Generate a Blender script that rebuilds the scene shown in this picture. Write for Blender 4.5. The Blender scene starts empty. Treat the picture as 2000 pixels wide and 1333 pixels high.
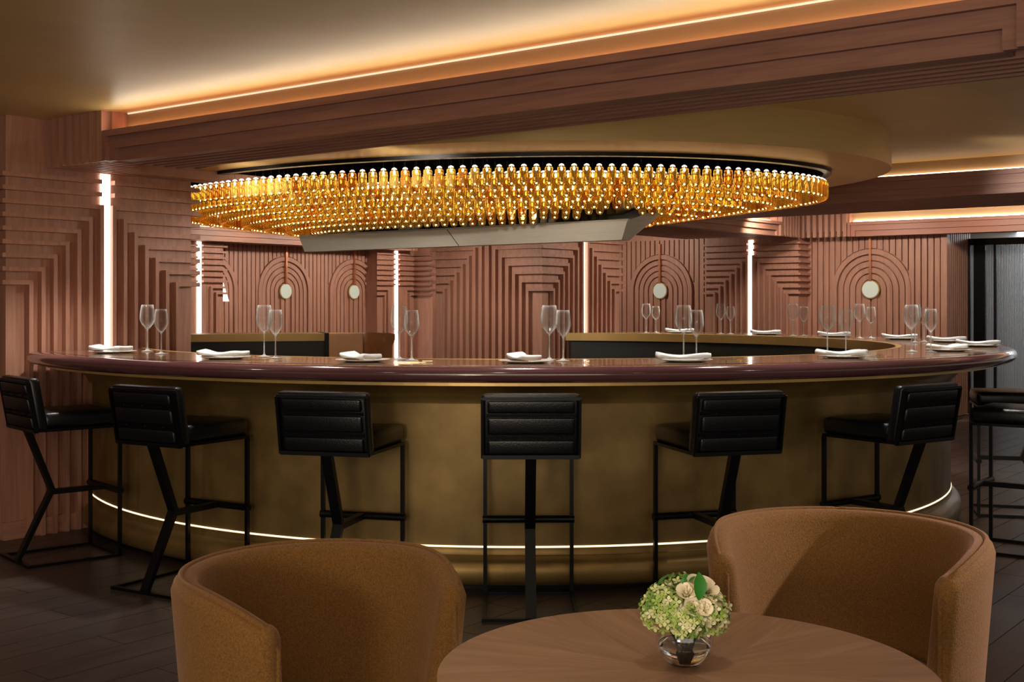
import bpy, bmesh, math, random
from mathutils import Vector, Matrix
random.seed(7)
PI = math.pi
SC = bpy.context.scene
COL = SC.collection

# ------------------------------------------------------------------ camera
FPX = 2350.0          # focal length in pixels of the 2000x1333 frame
HZ = 590.0            # horizon row
EYE = 1.355
cam_d = bpy.data.cameras.new('camera')
cam = bpy.data.objects.new('camera', cam_d)
COL.objects.link(cam)
cam.location = (0, 0, EYE)
cam.rotation_euler = (PI / 2, 0, 0)
cam_d.sensor_fit = 'HORIZONTAL'
cam_d.sensor_width = 36.0
cam_d.lens = FPX / 2000.0 * 36.0
cam_d.shift_y = -(666.5 - HZ) / 2000.0
cam_d.clip_start = 0.05
cam_d.clip_end = 100
SC.camera = cam

# ------------------------------------------------------------------ world, exposure
SC.view_settings.view_transform = 'Standard'
SC.view_settings.look = 'None'
SC.view_settings.gamma = 1.0
SC.view_settings.use_curve_mapping = False
SC.view_settings.exposure = 0.0
wd = bpy.data.worlds.new('world')
SC.world = wd
wd.use_nodes = True
wd.node_tree.nodes['Background'].inputs[0].default_value = (1.0, 0.86, 0.70, 1)
wd.node_tree.nodes['Background'].inputs[1].default_value = 0.25
SC.cycles.max_bounces = 10
SC.cycles.transmission_bounces = 10
SC.cycles.transparent_max_bounces = 12
SC.cycles.glossy_bounces = 4
SC.cycles.diffuse_bounces = 3
SC.cycles.caustics_reflective = False
SC.cycles.caustics_refractive = False
SC.cycles.sample_clamp_indirect = 4.0

# room frame: the room is turned 38 degrees against the camera
PHI = math.radians(38)
RZ = PI / 2 - PHI
UX, UY = math.sin(PHI), math.cos(PHI)


def W(a, b):
    """room coordinates (a along u, b along v) to world x, y"""
    return (a * UX - b * UY, a * UY + b * UX)


def RM(x, y):
    return (x * UX + y * UY, -x * UY + y * UX)


def spot(name, loc, target, power, angle=70, blend=0.6, color=(1, .82, .62), size=.04):
    l = bpy.data.lights.new(name, 'SPOT')
    l.energy = power; l.color = color; l.spot_size = math.radians(angle); l.spot_blend = blend
    l.shadow_soft_size = size
    o = bpy.data.objects.new(name, l); COL.objects.link(o)
    o.location = loc
    d = Vector(target) - Vector(loc)
    o.rotation_euler = d.to_track_quat('-Z', 'Y').to_euler()
    return o


def area(name, loc, target, power, sx, sy, color=(1, .82, .62)):
    l = bpy.data.lights.new(name, 'AREA')
    l.shape = 'RECTANGLE'; l.size = sx; l.size_y = sy; l.energy = power; l.color = color
    o = bpy.data.objects.new(name, l); COL.objects.link(o)
    o.location = loc
    d = Vector(target) - Vector(loc)
    o.rotation_euler = d.to_track_quat('-Z', 'Y').to_euler()
    return o


CEIL = 2.42
WARM = (1.0, .91, .79)
# unseen fill spots added over the lounge
for (x, y, p) in [(-1.7, 3.3, 22), (1.7, 2.9, 18), (-.2, 3.6, 16), (-3.0, 4.6, 30), (0.25, 1.6, 18), (2.8, 4.2, 24), (-1.6, 1.4, 20)]:
    spot('fill_spot_lounge', (x, y, CEIL - .02), (x, y, 0), p, 140, .9, WARM, .06)
# added fill spots for walls, columns, hood and beams: (a, b, z) position, (a, b, z) target, power, cone
for (a, b, z, ta, tb, tz, p, an) in [
        (6.3, 4.7, 1.92, 4.3, 6.48, 1.35, 70, 95), (5.2, 5.5, 2.10, 4.6, 6.48, 1.0, 26, 100),
        (9.75, 5.0, 2.11, 9.2, 6.42, 1.2, 59, 110), (7.55, 7.0, 1.95, 8.7, 7.1, 1.35, 75, 130),
        (12.6, 5.3, 2.39, 14.1, 5.5, 1.2, 66, 120), (12.6, 8.6, 2.39, 14.1, 8.4, 1.2, 66, 120), (12.3, 6.0, 2.39, 13.8, 6.9, 1.2, 59, 110), (12.4, 10.6, 2.39, 14.1, 10.8, 1.2, 59, 120),
        (10.3, 11.5, 2.39, 9.8, 12.9, 1.3, 60, 120), (11.6, 11.4, 2.39, 11.4, 13.0, 1.2, 80, 120), (13.0, 11.3, 2.39, 12.9, 13.0, 1.2, 80, 120),
        (8.6, 8.9, 2.39, 7.4, 9.6, .8, 60, 130), (7.4, 2.75, 2.17, 8.97, 1.9, 1.92, 130, 58), (4.43, 4.6, 2.09, 6.55, 5.0, 1.80, 60, 60), (4.43, 5.7, 2.09, 6.55, 6.5, 1.80, 60, 60), (12.7, 3.9, 2.39, 13.9, 3.9, 2.1, 60, 150), (12.5, 1.6, 2.39, 13.9, 1.6, 2.1, 50, 150), (8.2, 10.0, 2.39, 8.9, 11.0, .9, 80, 120), (9.9, 9.9, 2.39, 9.4, 10.6, .8, 70, 120)]:
    x, y = W(a, b); x2, y2 = W(ta, tb)
    spot('fill_spot_bar', (x, y, z), (x2, y2, tz), p, an, .9, WARM, .06)
for k in range(9):      # ring of fill spots added to brighten the counter top
    t = math.radians(-50 + 25 * k)
    x, y = .045 + 2.98 * math.sin(t), 8.54 - 2.98 * math.cos(t)
    spot('fill_spot_counter', (x, y, 2.10), (x, y, 0), 64, 92, .8, (1.0, .95, .88), .04)
spot('downlight_side', (3.6, 3.05, 2.35), (.78, 3.02, .62), 420, 17, .4, (1.0, .86, .80), .05)
# linear cove light lying on the beam ledge, aimed out over the lounge ceiling
x, y = W(3.90, 3.45)
cl_ = area('cove_light', (x, y, 2.315), (x - UX * 1.0, y - UY * 1.0, 2.315 + .55), 5.5, .012, 4.8, (1.0, .90, .72))
cl_.rotation_euler = (Matrix.Rotation(RZ, 3, 'Z') @ Matrix.Rotation(math.radians(118), 3, 'Y') @ Matrix.Rotation(0, 3, 'Z')).to_euler()
# unseen upward fill added behind the camera to lift the ceiling
area('ceiling_fill', (-1.2, -.4, 1.1), (-.6, .6, 2.42), 45, .5, .5, (1.0, .84, .6))
# wide soft area fill added out of view behind the camera
area('camera_side_fill', (-.5, -3.0, 1.55), (-.3, 6, 1.0), 105, 7.0, 1.7, (1.0, .89, .76))

# ------------------------------------------------------------------ mesh helpers
def lin(c):
    return tuple(((x / 255.0) / 12.92 if x / 255.0 <= .04045 else ((x / 255.0 + .055) / 1.055) ** 2.4) for x in c)


class MB:
    def __init__(self):
        self.v = []; self.f = []; self.m = []; self.mi = 0

    def add(self, verts, faces):
        n = len(self.v)
        self.v += [tuple(p) for p in verts]
        for f in faces:
            self.f.append([i + n for i in f]); self.m.append(self.mi)

    def box(self, x0, x1, y0, y1, z0, z1):
        vs = [(x, y, z) for z in (z0, z1) for y in (y0, y1) for x in (x0, x1)]
        self.add(vs, [(0, 1, 3, 2), (4, 6, 7, 5), (0, 4, 5, 1), (2, 3, 7, 6), (0, 2, 6, 4), (1, 5, 7, 3)])

    def prism(self, poly, d0, d1, mp):
        """poly: (s, z) outline, extruded in d, mapped by mp(s, d, z)"""
        n = len(poly)
        vs = [mp(s, d0, z) for s, z in poly] + [mp(s, d1, z) for s, z in poly]
        fs = [list(range(n)), list(range(2 * n - 1, n - 1, -1))]
        fs += [(i, (i + 1) % n, n + (i + 1) % n, n + i) for i in range(n)]
        self.add(vs, fs)

    def strip(self, rows, closed_i=False, closed_j=False):
        """grid of points -> quads"""
        R, C = len(rows), len(rows[0])
        vs = [p for r in rows for p in r]
        fs = []
        for i in range(R - (0 if closed_i else 1)):
            for j in range(C - (0 if closed_j else 1)):
                i2, j2 = (i + 1) % R, (j + 1) % C
                fs.append((i * C + j, i * C + j2, i2 * C + j2, i2 * C + j))
        self.add(vs, fs)

    def lathe(self, prof, seg=24, c=(0, 0, 0), cap0=True, cap1=True):
        rows = []
        for r, z in prof:
            rows.append([(c[0] + r * math.cos(2 * PI * k / seg), c[1] + r * math.sin(2 * PI * k / seg), c[2] + z) for k in range(seg)])
        n0 = len(self.v)
        self.strip(rows, closed_j=True)
        if cap0 and prof[0][0] > 1e-6:
            self.f.append([n0 + k for k in range(seg)][::-1]); self.m.append(self.mi)
        if cap1 and prof[-1][0] > 1e-6:
            b = n0 + (len(rows) - 1) * seg
            self.f.append([b + k for k in range(seg)]); self.m.append(self.mi)

    def tube(self, pts, r, seg=10, radii=None):
        pts = [Vector(p) for p in pts]
        rows = []
        ref = None
        for i, p in enumerate(pts):
            t = (pts[min(i + 1, len(pts) - 1)] - pts[max(i - 1, 0)]).normalized()
            if ref is None or abs(ref.dot(t)) > .98:
                ref = Vector((0, 0, 1)) if abs(t.z) < .9 else Vector((1, 0, 0))
            x = t.cross(ref).normalized(); y = t.cross(x).normalized()
            ref = -y if False else ref
            rr = radii[i] if radii else r
            rows.append([tuple(p + x * rr * math.cos(2 * PI * k / seg) + y * rr * math.sin(2 * PI * k / seg)) for k in range(seg)])
        n0 = len(self.v)
        self.strip(rows, closed_j=True)
        self.f.append([n0 + k for k in range(seg)]); self.m.append(self.mi)
        b = n0 + (len(rows) - 1) * seg
        self.f.append([b + k for k in range(seg)]); self.m.append(self.mi)

    def bar(self, p0, p1, w, h, up=(0, 0, 1)):
        """rectangular bar between two points"""
        p0, p1 = Vector(p0), Vector(p1)
        t = (p1 - p0).normalized()
        x = t.cross(Vector(up)).normalized(); y = x.cross(t).normalized()
        vs = []
        for p in (p0, p1):
            for sx, sy in ((-1, -1), (1, -1), (1, 1), (-1, 1)):
                vs.append(p + x * sx * w / 2 + y * sy * h / 2)
        self.add(vs, [(0, 1, 2, 3), (7, 6, 5, 4), (0, 4, 5, 1), (1, 5, 6, 2), (2, 6, 7, 3), (3, 7, 4, 0)])

    def mesh(self, name, mats, smooth=False, merge=False, bevel=0, fix=True):
        me = bpy.data.meshes.new(name)
        me.from_pydata(self.v, [], self.f)
        for m in (mats if isinstance(mats, (list, tuple)) else [mats]):
            me.materials.append(m)
        for p, i in zip(me.polygons, self.m):
            p.material_index = i
        bm = bmesh.new(); bm.from_mesh(me)
        if merge:
            bmesh.ops.remove_doubles(bm, verts=bm.verts, dist=1e-5)
        if fix:
            bmesh.ops.recalc_face_normals(bm, faces=bm.faces)
        if bevel:
            bmesh.ops.bevel(bm, geom=[e for e in bm.edges if len(e.link_faces) == 2 and e.calc_face_angle(0) > .6], offset=bevel, segments=2, affect='EDGES', profile=.6)
        bm.to_mesh(me); bm.free()
        if smooth:
            for p in me.polygons:
                p.use_smooth = True
        return me


def put(name, me, parent=None, loc=(0, 0, 0), rot=(0, 0, 0)):
    o = bpy.data.objects.new(name, me)
    COL.objects.link(o)
    o.location = loc; o.rotation_euler = rot
    if parent:
        o.parent = parent
    return o


def obj(name, mb, mats, parent=None, smooth=False, bevel=0, merge=False, loc=(0, 0, 0), rot=(0, 0, 0)):
    return put(name, mb.mesh(name, mats, smooth, merge, bevel), parent, loc, rot)


def empty(name, loc=(0, 0, 0), rz=0.0):
    o = bpy.data.objects.new(name, None)
    COL.objects.link(o)
    o.location = loc; o.rotation_euler = (0, 0, rz)
    o.empty_display_size = .1
    return o


def tag(o, label, cat, group=None, kind=None):
    o['label'] = label; o['category'] = cat
    if group: o['group'] = group
    if kind: o['kind'] = kind
    return o


def copy_tree(o, parent=None):
    c = o.copy(); COL.objects.link(c)
    c.parent = parent
    for ch in list(o.children):
        copy_tree(ch, c)
    return c


def auto_smooth(o, ang=40):
    me = o.data
    for p in me.polygons:
        p.use_smooth = True
    bm = bmesh.new(); bm.from_mesh(me)
    for e in bm.edges:
        if len(e.link_faces) == 2 and e.calc_face_angle(0) > math.radians(ang):
            e.smooth = False
    bm.to_mesh(me); bm.free()
    return o


# ------------------------------------------------------------------ materials
def newmat(name):
    m = bpy.data.materials.new(name); m.use_nodes = True
    nt = m.node_tree
    return m, nt, nt.nodes['Principled BSDF']


def plain(name, col, rough=.5, metal=0.0, noise=0.0, nscale=20, coat=0.0, bump=0.0, bscale=60, spec=None, stretch=None):
    m, nt, p = newmat(name)
    c = lin(col)
    p.inputs['Base Color'].default_value = (*c, 1)
    p.inputs['Roughness'].default_value = rough
    p.inputs['Metallic'].default_value = metal
    if coat:
        p.inputs['Coat Weight'].default_value = coat
        p.inputs['Coat Roughness'].default_value = .06
    if spec is not None:
        p.inputs['Specular IOR Level'].default_value = spec
    if noise or bump:
        tc = nt.nodes.new('ShaderNodeTexCoord')
        mp = nt.nodes.new('ShaderNodeMapping')
        nt.links.new(tc.outputs['Object'], mp.inputs[0])
        if stretch: mp.inputs['Scale'].default_value = stretch
    if noise:
        n = nt.nodes.new('ShaderNodeTexNoise'); n.inputs['Scale'].default_value = nscale; n.inputs['Detail'].default_value = 5
        nt.links.new(mp.outputs[0], n.inputs['Vector'])
        r = nt.nodes.new('ShaderNodeValToRGB')
        r.color_ramp.elements[0].position = .3; r.color_ramp.elements[1].position = .7
        r.color_ramp.elements[0].color = (*[x * (1 - noise) for x in c], 1)
        r.color_ramp.elements[1].color = (*[min(1, x * (1 + noise)) for x in c], 1)
        nt.links.new(n.outputs[0], r.inputs[0]); nt.links.new(r.outputs[0], p.inputs['Base Color'])
    if bump:
        n2 = nt.nodes.new('ShaderNodeTexNoise'); n2.inputs['Scale'].default_value = bscale; n2.inputs['Detail'].default_value = 3
        nt.links.new(mp.outputs[0], n2.inputs['Vector'])
        b = nt.nodes.new('ShaderNodeBump'); b.inputs['Strength'].default_value = bump; b.inputs['Distance'].default_value = .004
        nt.links.new(n2.outputs[0], b.inputs['Height']); nt.links.new(b.outputs[0], p.inputs['Normal'])
    return m


def wood(name, c1, c2, rough=.5, grain=(30, 30, 2.2), fine=(160, 160, 6)):
    m, nt, p = newmat(name)
    tc = nt.nodes.new('ShaderNodeTexCoord')
    oi = nt.nodes.new('ShaderNodeObjectInfo')
    add = nt.nodes.new('ShaderNodeVectorMath'); add.operation = 'ADD'
    sc = nt.nodes.new('ShaderNodeVectorMath'); sc.operation = 'SCALE'; sc.inputs['Scale'].default_value = 13.0
    cx = nt.nodes.new('ShaderNodeCombineXYZ')
    for k in range(3): nt.links.new(oi.outputs['Random'], cx.inputs[k])
    nt.links.new(cx.outputs[0], sc.inputs[0])
    nt.links.new(tc.outputs['Object'], add.inputs[0]); nt.links.new(sc.outputs[0], add.inputs[1])
    outs = []
    for s, det in ((grain, 4), (fine, 2)):
        mp = nt.nodes.new('ShaderNodeMapping'); mp.inputs['Scale'].default_value = s
        nt.links.new(add.outputs[0], mp.inputs[0])
        n = nt.nodes.new('ShaderNodeTexNoise'); n.inputs['Scale'].default_value = 1.0; n.inputs['Detail'].default_value = det
        n.inputs['Distortion'].default_value = .6
        nt.links.new(mp.outputs[0], n.inputs['Vector']); outs.append(n)
    mx = nt.nodes.new('ShaderNodeMath'); mx.operation = 'MULTIPLY_ADD'; mx.inputs[1].default_value = .35
    nt.links.new(outs[1].outputs[0], mx.inputs[0])
    m2 = nt.nodes.new('ShaderNodeMath'); m2.operation = 'MULTIPLY'; m2.inputs[1].default_value = .65
    nt.links.new(outs[0].outputs[0], m2.inputs[0]); nt.links.new(m2.outputs[0], mx.inputs[2])
    r = nt.nodes.new('ShaderNodeValToRGB')
    r.color_ramp.elements[0].position = .32; r.color_ramp.elements[1].position = .68
    r.color_ramp.elements[0].color = (*lin(c1), 1); r.color_ramp.elements[1].color = (*lin(c2), 1)
    nt.links.new(mx.outputs[0], r.inputs[0]); nt.links.new(r.outputs[0], p.inputs['Base Color'])
    p.inputs['Roughness'].default_value = rough
    return m


def emit(name, col, strength, sampling=None):
    m, nt, p = newmat(name)
    p.inputs['Base Color'].default_value = (*lin(col), 1)
    p.inputs['Emission Color'].default_value = (*lin(col), 1)
    p.inputs['Emission Strength'].default_value = strength
    if sampling:
        m.cycles.emission_sampling = sampling
    return m


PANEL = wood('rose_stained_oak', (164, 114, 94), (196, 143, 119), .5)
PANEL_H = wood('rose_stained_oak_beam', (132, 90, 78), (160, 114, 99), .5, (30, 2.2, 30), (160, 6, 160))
PANEL_U = wood('rose_stained_oak_along', (164, 114, 94), (196, 143, 119), .5, (2.2, 30, 30), (6, 160, 160))
GOLDCEIL = plain('bronze_ceiling_paint', (214, 186, 124), .42, .1, .05, 3)
COVE = plain('gold_cove_paint', (166, 140, 106), .5, .0)
DRUM = plain('brushed_bronze', (212, 186, 128), .34, .25, .05, 4, stretch=(1, 1, 12))
GOLD = plain('gold_edge', (212, 174, 104), .32, .4, .08, 6)
BRONZE = plain('aged_bronze', (152, 125, 76), .46, .5, .28, 5)
BRONZE2 = plain('aged_bronze_bright', (160, 132, 80), .38, .6, .2, 5)
AUB = plain('aubergine_lacquer', (98, 62, 66), .16, 0, .06, 8, coat=.8)
TOPM = plain('glossy_brown_top', (118, 86, 62), .2, 0, .1, 6, coat=.6)
BLK = plain('black_metal', (13, 14, 18), .38, .5)
LEATHER = plain('black_leather', (13, 15, 20), .34, 0, .1, 30, bump=.25, bscale=160)
DARKIN = plain('dark_bar_lining', (22, 28, 30), .4)
STEEL = plain('brushed_steel', (232, 228, 214), .42, .3, .05, 5, stretch=(1, 1, 30))
STEELD = plain('dark_steel', (70, 68, 62), .4, .9)
FILTER = plain('black_filter', (18, 18, 20), .5, .4)
FLOORM = wood('dark_oak_plank', (56, 45, 42), (76, 63, 57), .36, (3, 40, 40), (9, 200, 200))
GROUT = plain('plank_joint', (96, 78, 66), .6)
WHITE = plain('white_linen', (238, 238, 236), .8, 0, .02, 40, bump=.2, bscale=200)
CHINA = plain('white_china', (236, 234, 226), .2, coat=.4)
CUTL = plain('champagne_cutlery', (232, 206, 160), .2, 1)
TABLEW = wood('walnut_veneer', (130, 97, 79), (162, 127, 106), .42, (2.2, 38, 38), (7, 170, 170))
EDGEW = plain('walnut_edge', (58, 40, 32), .4)
LED = emit('led_white', (255, 240, 222), 14)
LEDCOL = emit('led_column', (255, 242, 228), 5)
LEDORANGE = emit('led_peach', (255, 176, 128), 7)
LEDCREAM = emit('led_cream', (255, 240, 214), .7)
LEDCOVE = emit('led_cove_warm', (255, 220, 180), 7)
LEDGOLD = emit('led_counter', (255, 232, 190), 2)
DISC = emit('opal_disc', (206, 214, 200), .18)
PATCHW = emit('bright_patch_white', (250, 248, 246), 1.2)
BULB_GLINT = emit('bulb_glint_glow', (255, 226, 176), 60)
DOME = emit('led_dome', (255, 244, 224), 1.5)
CAP = plain('silver_cap', (225, 215, 190), .22, 1)
TANL = plain('tan_leather', (168, 110, 64), .45, 0, .1, 12, bump=.15)
GREENL = plain('leaf_green', (44, 120, 34), .4)
GREENF = plain('hydrangea_green', (176, 196, 110), .6, 0, .22, 60)
STEMG = plain('stem_dark_green', (24, 40, 22), .5)
CREAM = plain('cream_petal', (240, 228, 200), .55, 0, .06, 30)


def glass(name, col=(1, 1, 1), rough=.0, ior=1.45):
    m, nt, p = newmat(name)
    p.inputs['Base Color'].default_value = (*col, 1)
    p.inputs['Roughness'].default_value = rough
    p.inputs['Transmission Weight'].default_value = 1
    p.inputs['IOR'].default_value = ior
    return m


def thin_glass(name, tint=(.97, .98, .98), pw=2.3, k=1.0, c0=.02, dfk=.65):
    m, nt, p = newmat(name)
    nt.nodes.remove(p)
    out = nt.nodes['Material Output']
    tr = nt.nodes.new('ShaderNodeBsdfTransparent'); tr.inputs[0].default_value = (*tint, 1)
    g1 = nt.nodes.new('ShaderNodeBsdfGlossy'); g1.inputs['Roughness'].default_value = .04
    df = nt.nodes.new('ShaderNodeBsdfDiffuse'); df.inputs[0].default_value = (.9, .88, .84, 1)  # white diffuse, weighted to the edges, paints bright rims on the glass
    gl = nt.nodes.new('ShaderNodeMixShader'); gl.inputs[0].default_value = dfk
    nt.links.new(g1.outputs[0], gl.inputs[1]); nt.links.new(df.outputs[0], gl.inputs[2])
    lw = nt.nodes.new('ShaderNodeLayerWeight'); lw.inputs['Blend'].default_value = .5
    pw_ = nt.nodes.new('ShaderNodeMath'); pw_.operation = 'POWER'; pw_.inputs[1].default_value = pw
    nt.links.new(lw.outputs['Facing'], pw_.inputs[0])
    fr = nt.nodes.new('ShaderNodeMath'); fr.operation = 'MULTIPLY_ADD'; fr.inputs[1].default_value = k; fr.inputs[2].default_value = c0
    nt.links.new(pw_.outputs[0], fr.inputs[0])
    mx = nt.nodes.new('ShaderNodeMixShader')
    nt.links.new(fr.outputs[0], mx.inputs[0]); nt.links.new(tr.outputs[0], mx.inputs[1]); nt.links.new(gl.outputs[0], mx.inputs[2])
    nt.links.new(mx.outputs[0], out.inputs[0])
    return m


THIN = thin_glass('clear_glass_bright_edges')
STEMGL = thin_glass('stem_glass_bright_edges', pw=1.0, k=.65, c0=.3, dfk=.8)
GLASS = glass('clear_glass', (.97, .98, .98), 0, 1.45)
WATER = glass('water', (.97, .98, .96), 0, 1.33)
AMBER = glass('amber_glass', (1.0, .69, .17), .05, 1.16)
AMBER2 = glass('dark_amber_glass', (.86, .42, .08), .06, 1.14)
for m_ in (AMBER, AMBER2):
    m_.node_tree.nodes['Principled BSDF'].inputs['Transmission Weight'].default_value = .74


def fabric(name, col, sheen_col):
    m, nt, p = newmat(name)
    tc = nt.nodes.new('ShaderNodeTexCoord')
    n = nt.nodes.new('ShaderNodeTexNoise'); n.inputs['Scale'].default_value = 260; n.inputs['Detail'].default_value = 4
    nt.links.new(tc.outputs['Object'], n.inputs['Vector'])
    r = nt.nodes.new('ShaderNodeValToRGB')
    c = lin(col)
    r.color_ramp.elements[0].position = .3; r.color_ramp.elements[1].position = .72
    r.color_ramp.elements[0].color = (*[x * .62 for x in c], 1); r.color_ramp.elements[1].color = (*[min(1, x * 1.35) for x in c], 1)
    nt.links.new(n.outputs[0], r.inputs[0]); nt.links.new(r.outputs[0], p.inputs['Base Color'])
    p.inputs['Roughness'].default_value = .9
    p.inputs['Sheen Weight'].default_value = .4
    p.inputs['Sheen Roughness'].default_value = .4
    p.inputs['Sheen Tint'].default_value = (*lin(sheen_col), 1)
    b = nt.nodes.new('ShaderNodeBump'); b.inputs['Strength'].default_value = .5; b.inputs['Distance'].default_value = .003
    nt.links.new(n.outputs[0], b.inputs['Height']); nt.links.new(b.outputs[0], p.inputs['Normal'])
    return m


FABRIC = fabric('ochre_boucle', (110, 74, 26), (225, 178, 165))
m_, nt_, p_ = newmat('fluted_glass')
p_.inputs['Base Color'].default_value = (*lin((196, 202, 206)), 1)
p_.inputs['Roughness'].default_value = .35
p_.inputs['Transmission Weight'].default_value = .75
FLUTED = m_

# ------------------------------------------------------------------ floor
FIN = .077     # pitch of the ribs everywhere in the room
RT = .026      # rib thickness
RD = .042      # rib depth
RINGA, RINGB = RM(.045, 8.54)
ZS = 2.137     # underside of the beams

fl = MB(); fl.box(-6, 22, -6, 20, -.10, -.012)
floor = obj('floor', fl, GROUT, None); floor.rotation_euler = (0, 0, RZ)
tag(floor, 'dark brown stained oak plank floor of the whole bar', 'floor', kind='structure')
pw, plen = .18, 1.18
cands = []
for j in range(-22, 46):
    off = (j * .43) % plen
    for i in range(-3, 12):
        a0, b0 = i * plen + off, j * pw
        x, y = W(a0 + plen / 2, b0 + pw / 2)
        if y < 1.2 or math.hypot(x - .045, y - 8.54) < 2.2: continue
        if abs(x) > y * .52 + 1.0 or y > 14: continue
        cands.append((y, a0, b0))
cands.sort()
pk = MB(); pk.box(0, plen - .004, 0, pw - .004, -.012, 0)
pm = pk.mesh('plank', FLOORM)
vis = [c for c in cands if 3.4 < c[0] < 8.0 or c[0] <= 3.4]
rest = MB()
near = [c for c in cands if c[0] >= 2.6][:300]
ns = set(near)
for c in cands:
    if c in ns:
        put('plank', pm, floor, (c[1], c[2], 0))
    else:
        rest.box(c[1], c[1] + plen - .004, c[2], c[2] + pw - .004, -.012, 0)
r_ = obj('plank_field', rest, FLOORM, floor); r_['kind'] = 'stuff'

# side wall past the front column
wl = MB(); wl.box(-6, 3.6, 9.2, 9.4, 0, CEIL)
wlo = obj('wall_left', wl, PANEL); wlo.rotation_euler = (0, 0, RZ)
tag(wlo, 'plain rose oak side wall past the front column', 'wall', kind='structure')
# ceiling
cl = MB(); cl.box(-6, 22, -6, 20, CEIL, CEIL + .1)
ceiling = obj('ceiling', cl, GOLDCEIL); ceiling.rotation_euler = (0, 0, RZ)
tag(ceiling, 'bronze-gold painted ceiling lit from the coves', 'ceiling', kind='structure')


# ------------------------------------------------------------------ ribbed columns and walls
def bmap(a0, b0):
    return lambda s, d, z: (a0 + s, b0 - d, z)


def amap(a0, b0):
    return lambda s, d, z: (a0 - d, b0 + s, z)


def ribs(root, mp, w, nL, nS, first=.12, led=True, ext0=RD, ext1=RD, z0=0.0, zb=1.454, mat=PANEL, ledmat=None):
    """nested L-shaped ribs on both halves of one face, with an LED slot in the middle"""
    half = w / 2
    ledw = .032
    for side in (0, 1):
        def S(s):
            return s if side == 0 else w - s
        e = -(ext0 if side == 0 else ext1)
        for k in range(nL):
            s0 = first + FIN * k
            zk = zb + FIN * k
            poly = [(e, zk), (s0, zk), (s0, z0), (s0 + RT, z0), (s0 + RT, zk + RT), (e, zk + RT)]
            m = MB(); m.prism([(S(s), z) for s, z in poly], -.002, RD, mp)
            obj('rib', m, mat, root)
        for k in range(nL, nL + nS):
            zk = zb + FIN * k
            if zk + RT > ZS: break
            end = half - ledw - .012 if led else half
            poly = [(e, zk), (end, zk), (end, zk + RT), (e, zk + RT)]
            m = MB(); m.prism([(S(s), z) for s, z in poly], -.002, RD, mp)
            obj('rib', m, mat, root)
    if led:
        m = MB(); m.prism([(half - ledw, z0 + .02), (half + ledw, z0 + .02), (half + ledw, ZS - .004), (half - ledw, ZS - .004)], .001, .012, mp)
        obj('light_strip', m, ledmat or LEDCOL, root)


def column(label, a0, b0, w, aface_led=False, aw=None, full=True):
    root = empty('column', (0, 0, 0), RZ)
    tag(root, label, 'column', kind='structure')
    aw = aw or w
    m = MB(); m.box(a0, a0 + w, b0, b0 + aw, 0, CEIL)
    obj('core', m, PANEL, root)
    m = MB(); m.box(a0 - .02, a0 + w + .02, b0 - .02, b0 + .02, 0, .1)
    obj('skirting', m, PANEL_U, root)
    ribs(root, bmap(a0, b0), w, 7, 2)
    ribs(root, amap(a0, b0), aw, 7, 2, led=aface_led, ext0=0)
    return root


CB = 6.48      # b of the column faces toward the bar
C1A = 3.618
column('rose oak column with a glowing vertical strip at the counter end beside the black stools', C1A, CB, 1.275)
C2A = 8.706
column('warm lit rose oak column with stepped frames standing behind the steel hood', C2A, CB - .02, 1.275)


def pilaster_a(label, a0, b0, w):
    """pilaster on the a wall: its face looks along -u"""
    root = empty('column', (0, 0, 0), RZ)
    tag(root, label, 'column', kind='structure')
    m = MB(); m.box(a0, a0 + .3, b0, b0 + w, 0, CEIL)
    obj('core', m, PANEL, root)
    ribs(root, amap(a0, b0), w, 7, 2)
    m = MB()
    for k in range(9):
        z = 1.454 + FIN * k
        if z + RT < ZS:
            mm = MB(); mm.box(a0, a0 + .3, b0 - RD, b0, z, z + RT); obj('rib', mm, PANEL_U, root)
    return root


P3A = 13.8
pilaster_a('rose oak pilaster with a glowing strip between the two arches on the far wall', P3A, 6.32, 1.275)


def pilaster_b(label, a0, b0, w):
    root = empty('column', (0, 0, 0), RZ)
    tag(root, label, 'column', kind='structure')
    m = MB(); m.box(a0, a0 + w, b0, b0 + .3, 0, CEIL)
    obj('core', m, PANEL, root)
    ribs(root, bmap(a0, b0), w, 2, 7, zb=1.454)
    return root


PB = 12.75
pilaster_b('narrow rose oak pilaster with light strip seen just past the front column', 9.36, PB, .78)
pilaster_b('distant rose oak pilaster with light strip in the room corner', 13.02, PB, .82)
rootc = empty('column', (0, 0, 0), RZ)
tag(rootc, 'shaded return of the distant corner pilaster with short ribs', 'column', kind='structure')
m = MB(); m.box(13.835, 14.2, 12.36, 13.1, 0, CEIL); obj('core', m, PANEL, rootc)
for k in range(9):
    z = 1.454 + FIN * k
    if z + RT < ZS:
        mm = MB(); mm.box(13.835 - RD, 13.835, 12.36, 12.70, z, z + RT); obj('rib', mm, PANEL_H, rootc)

ARP = .0755    # arch board pitch
AR = .485      # outer arch radius
AZ = 1.505     # spring line


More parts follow.
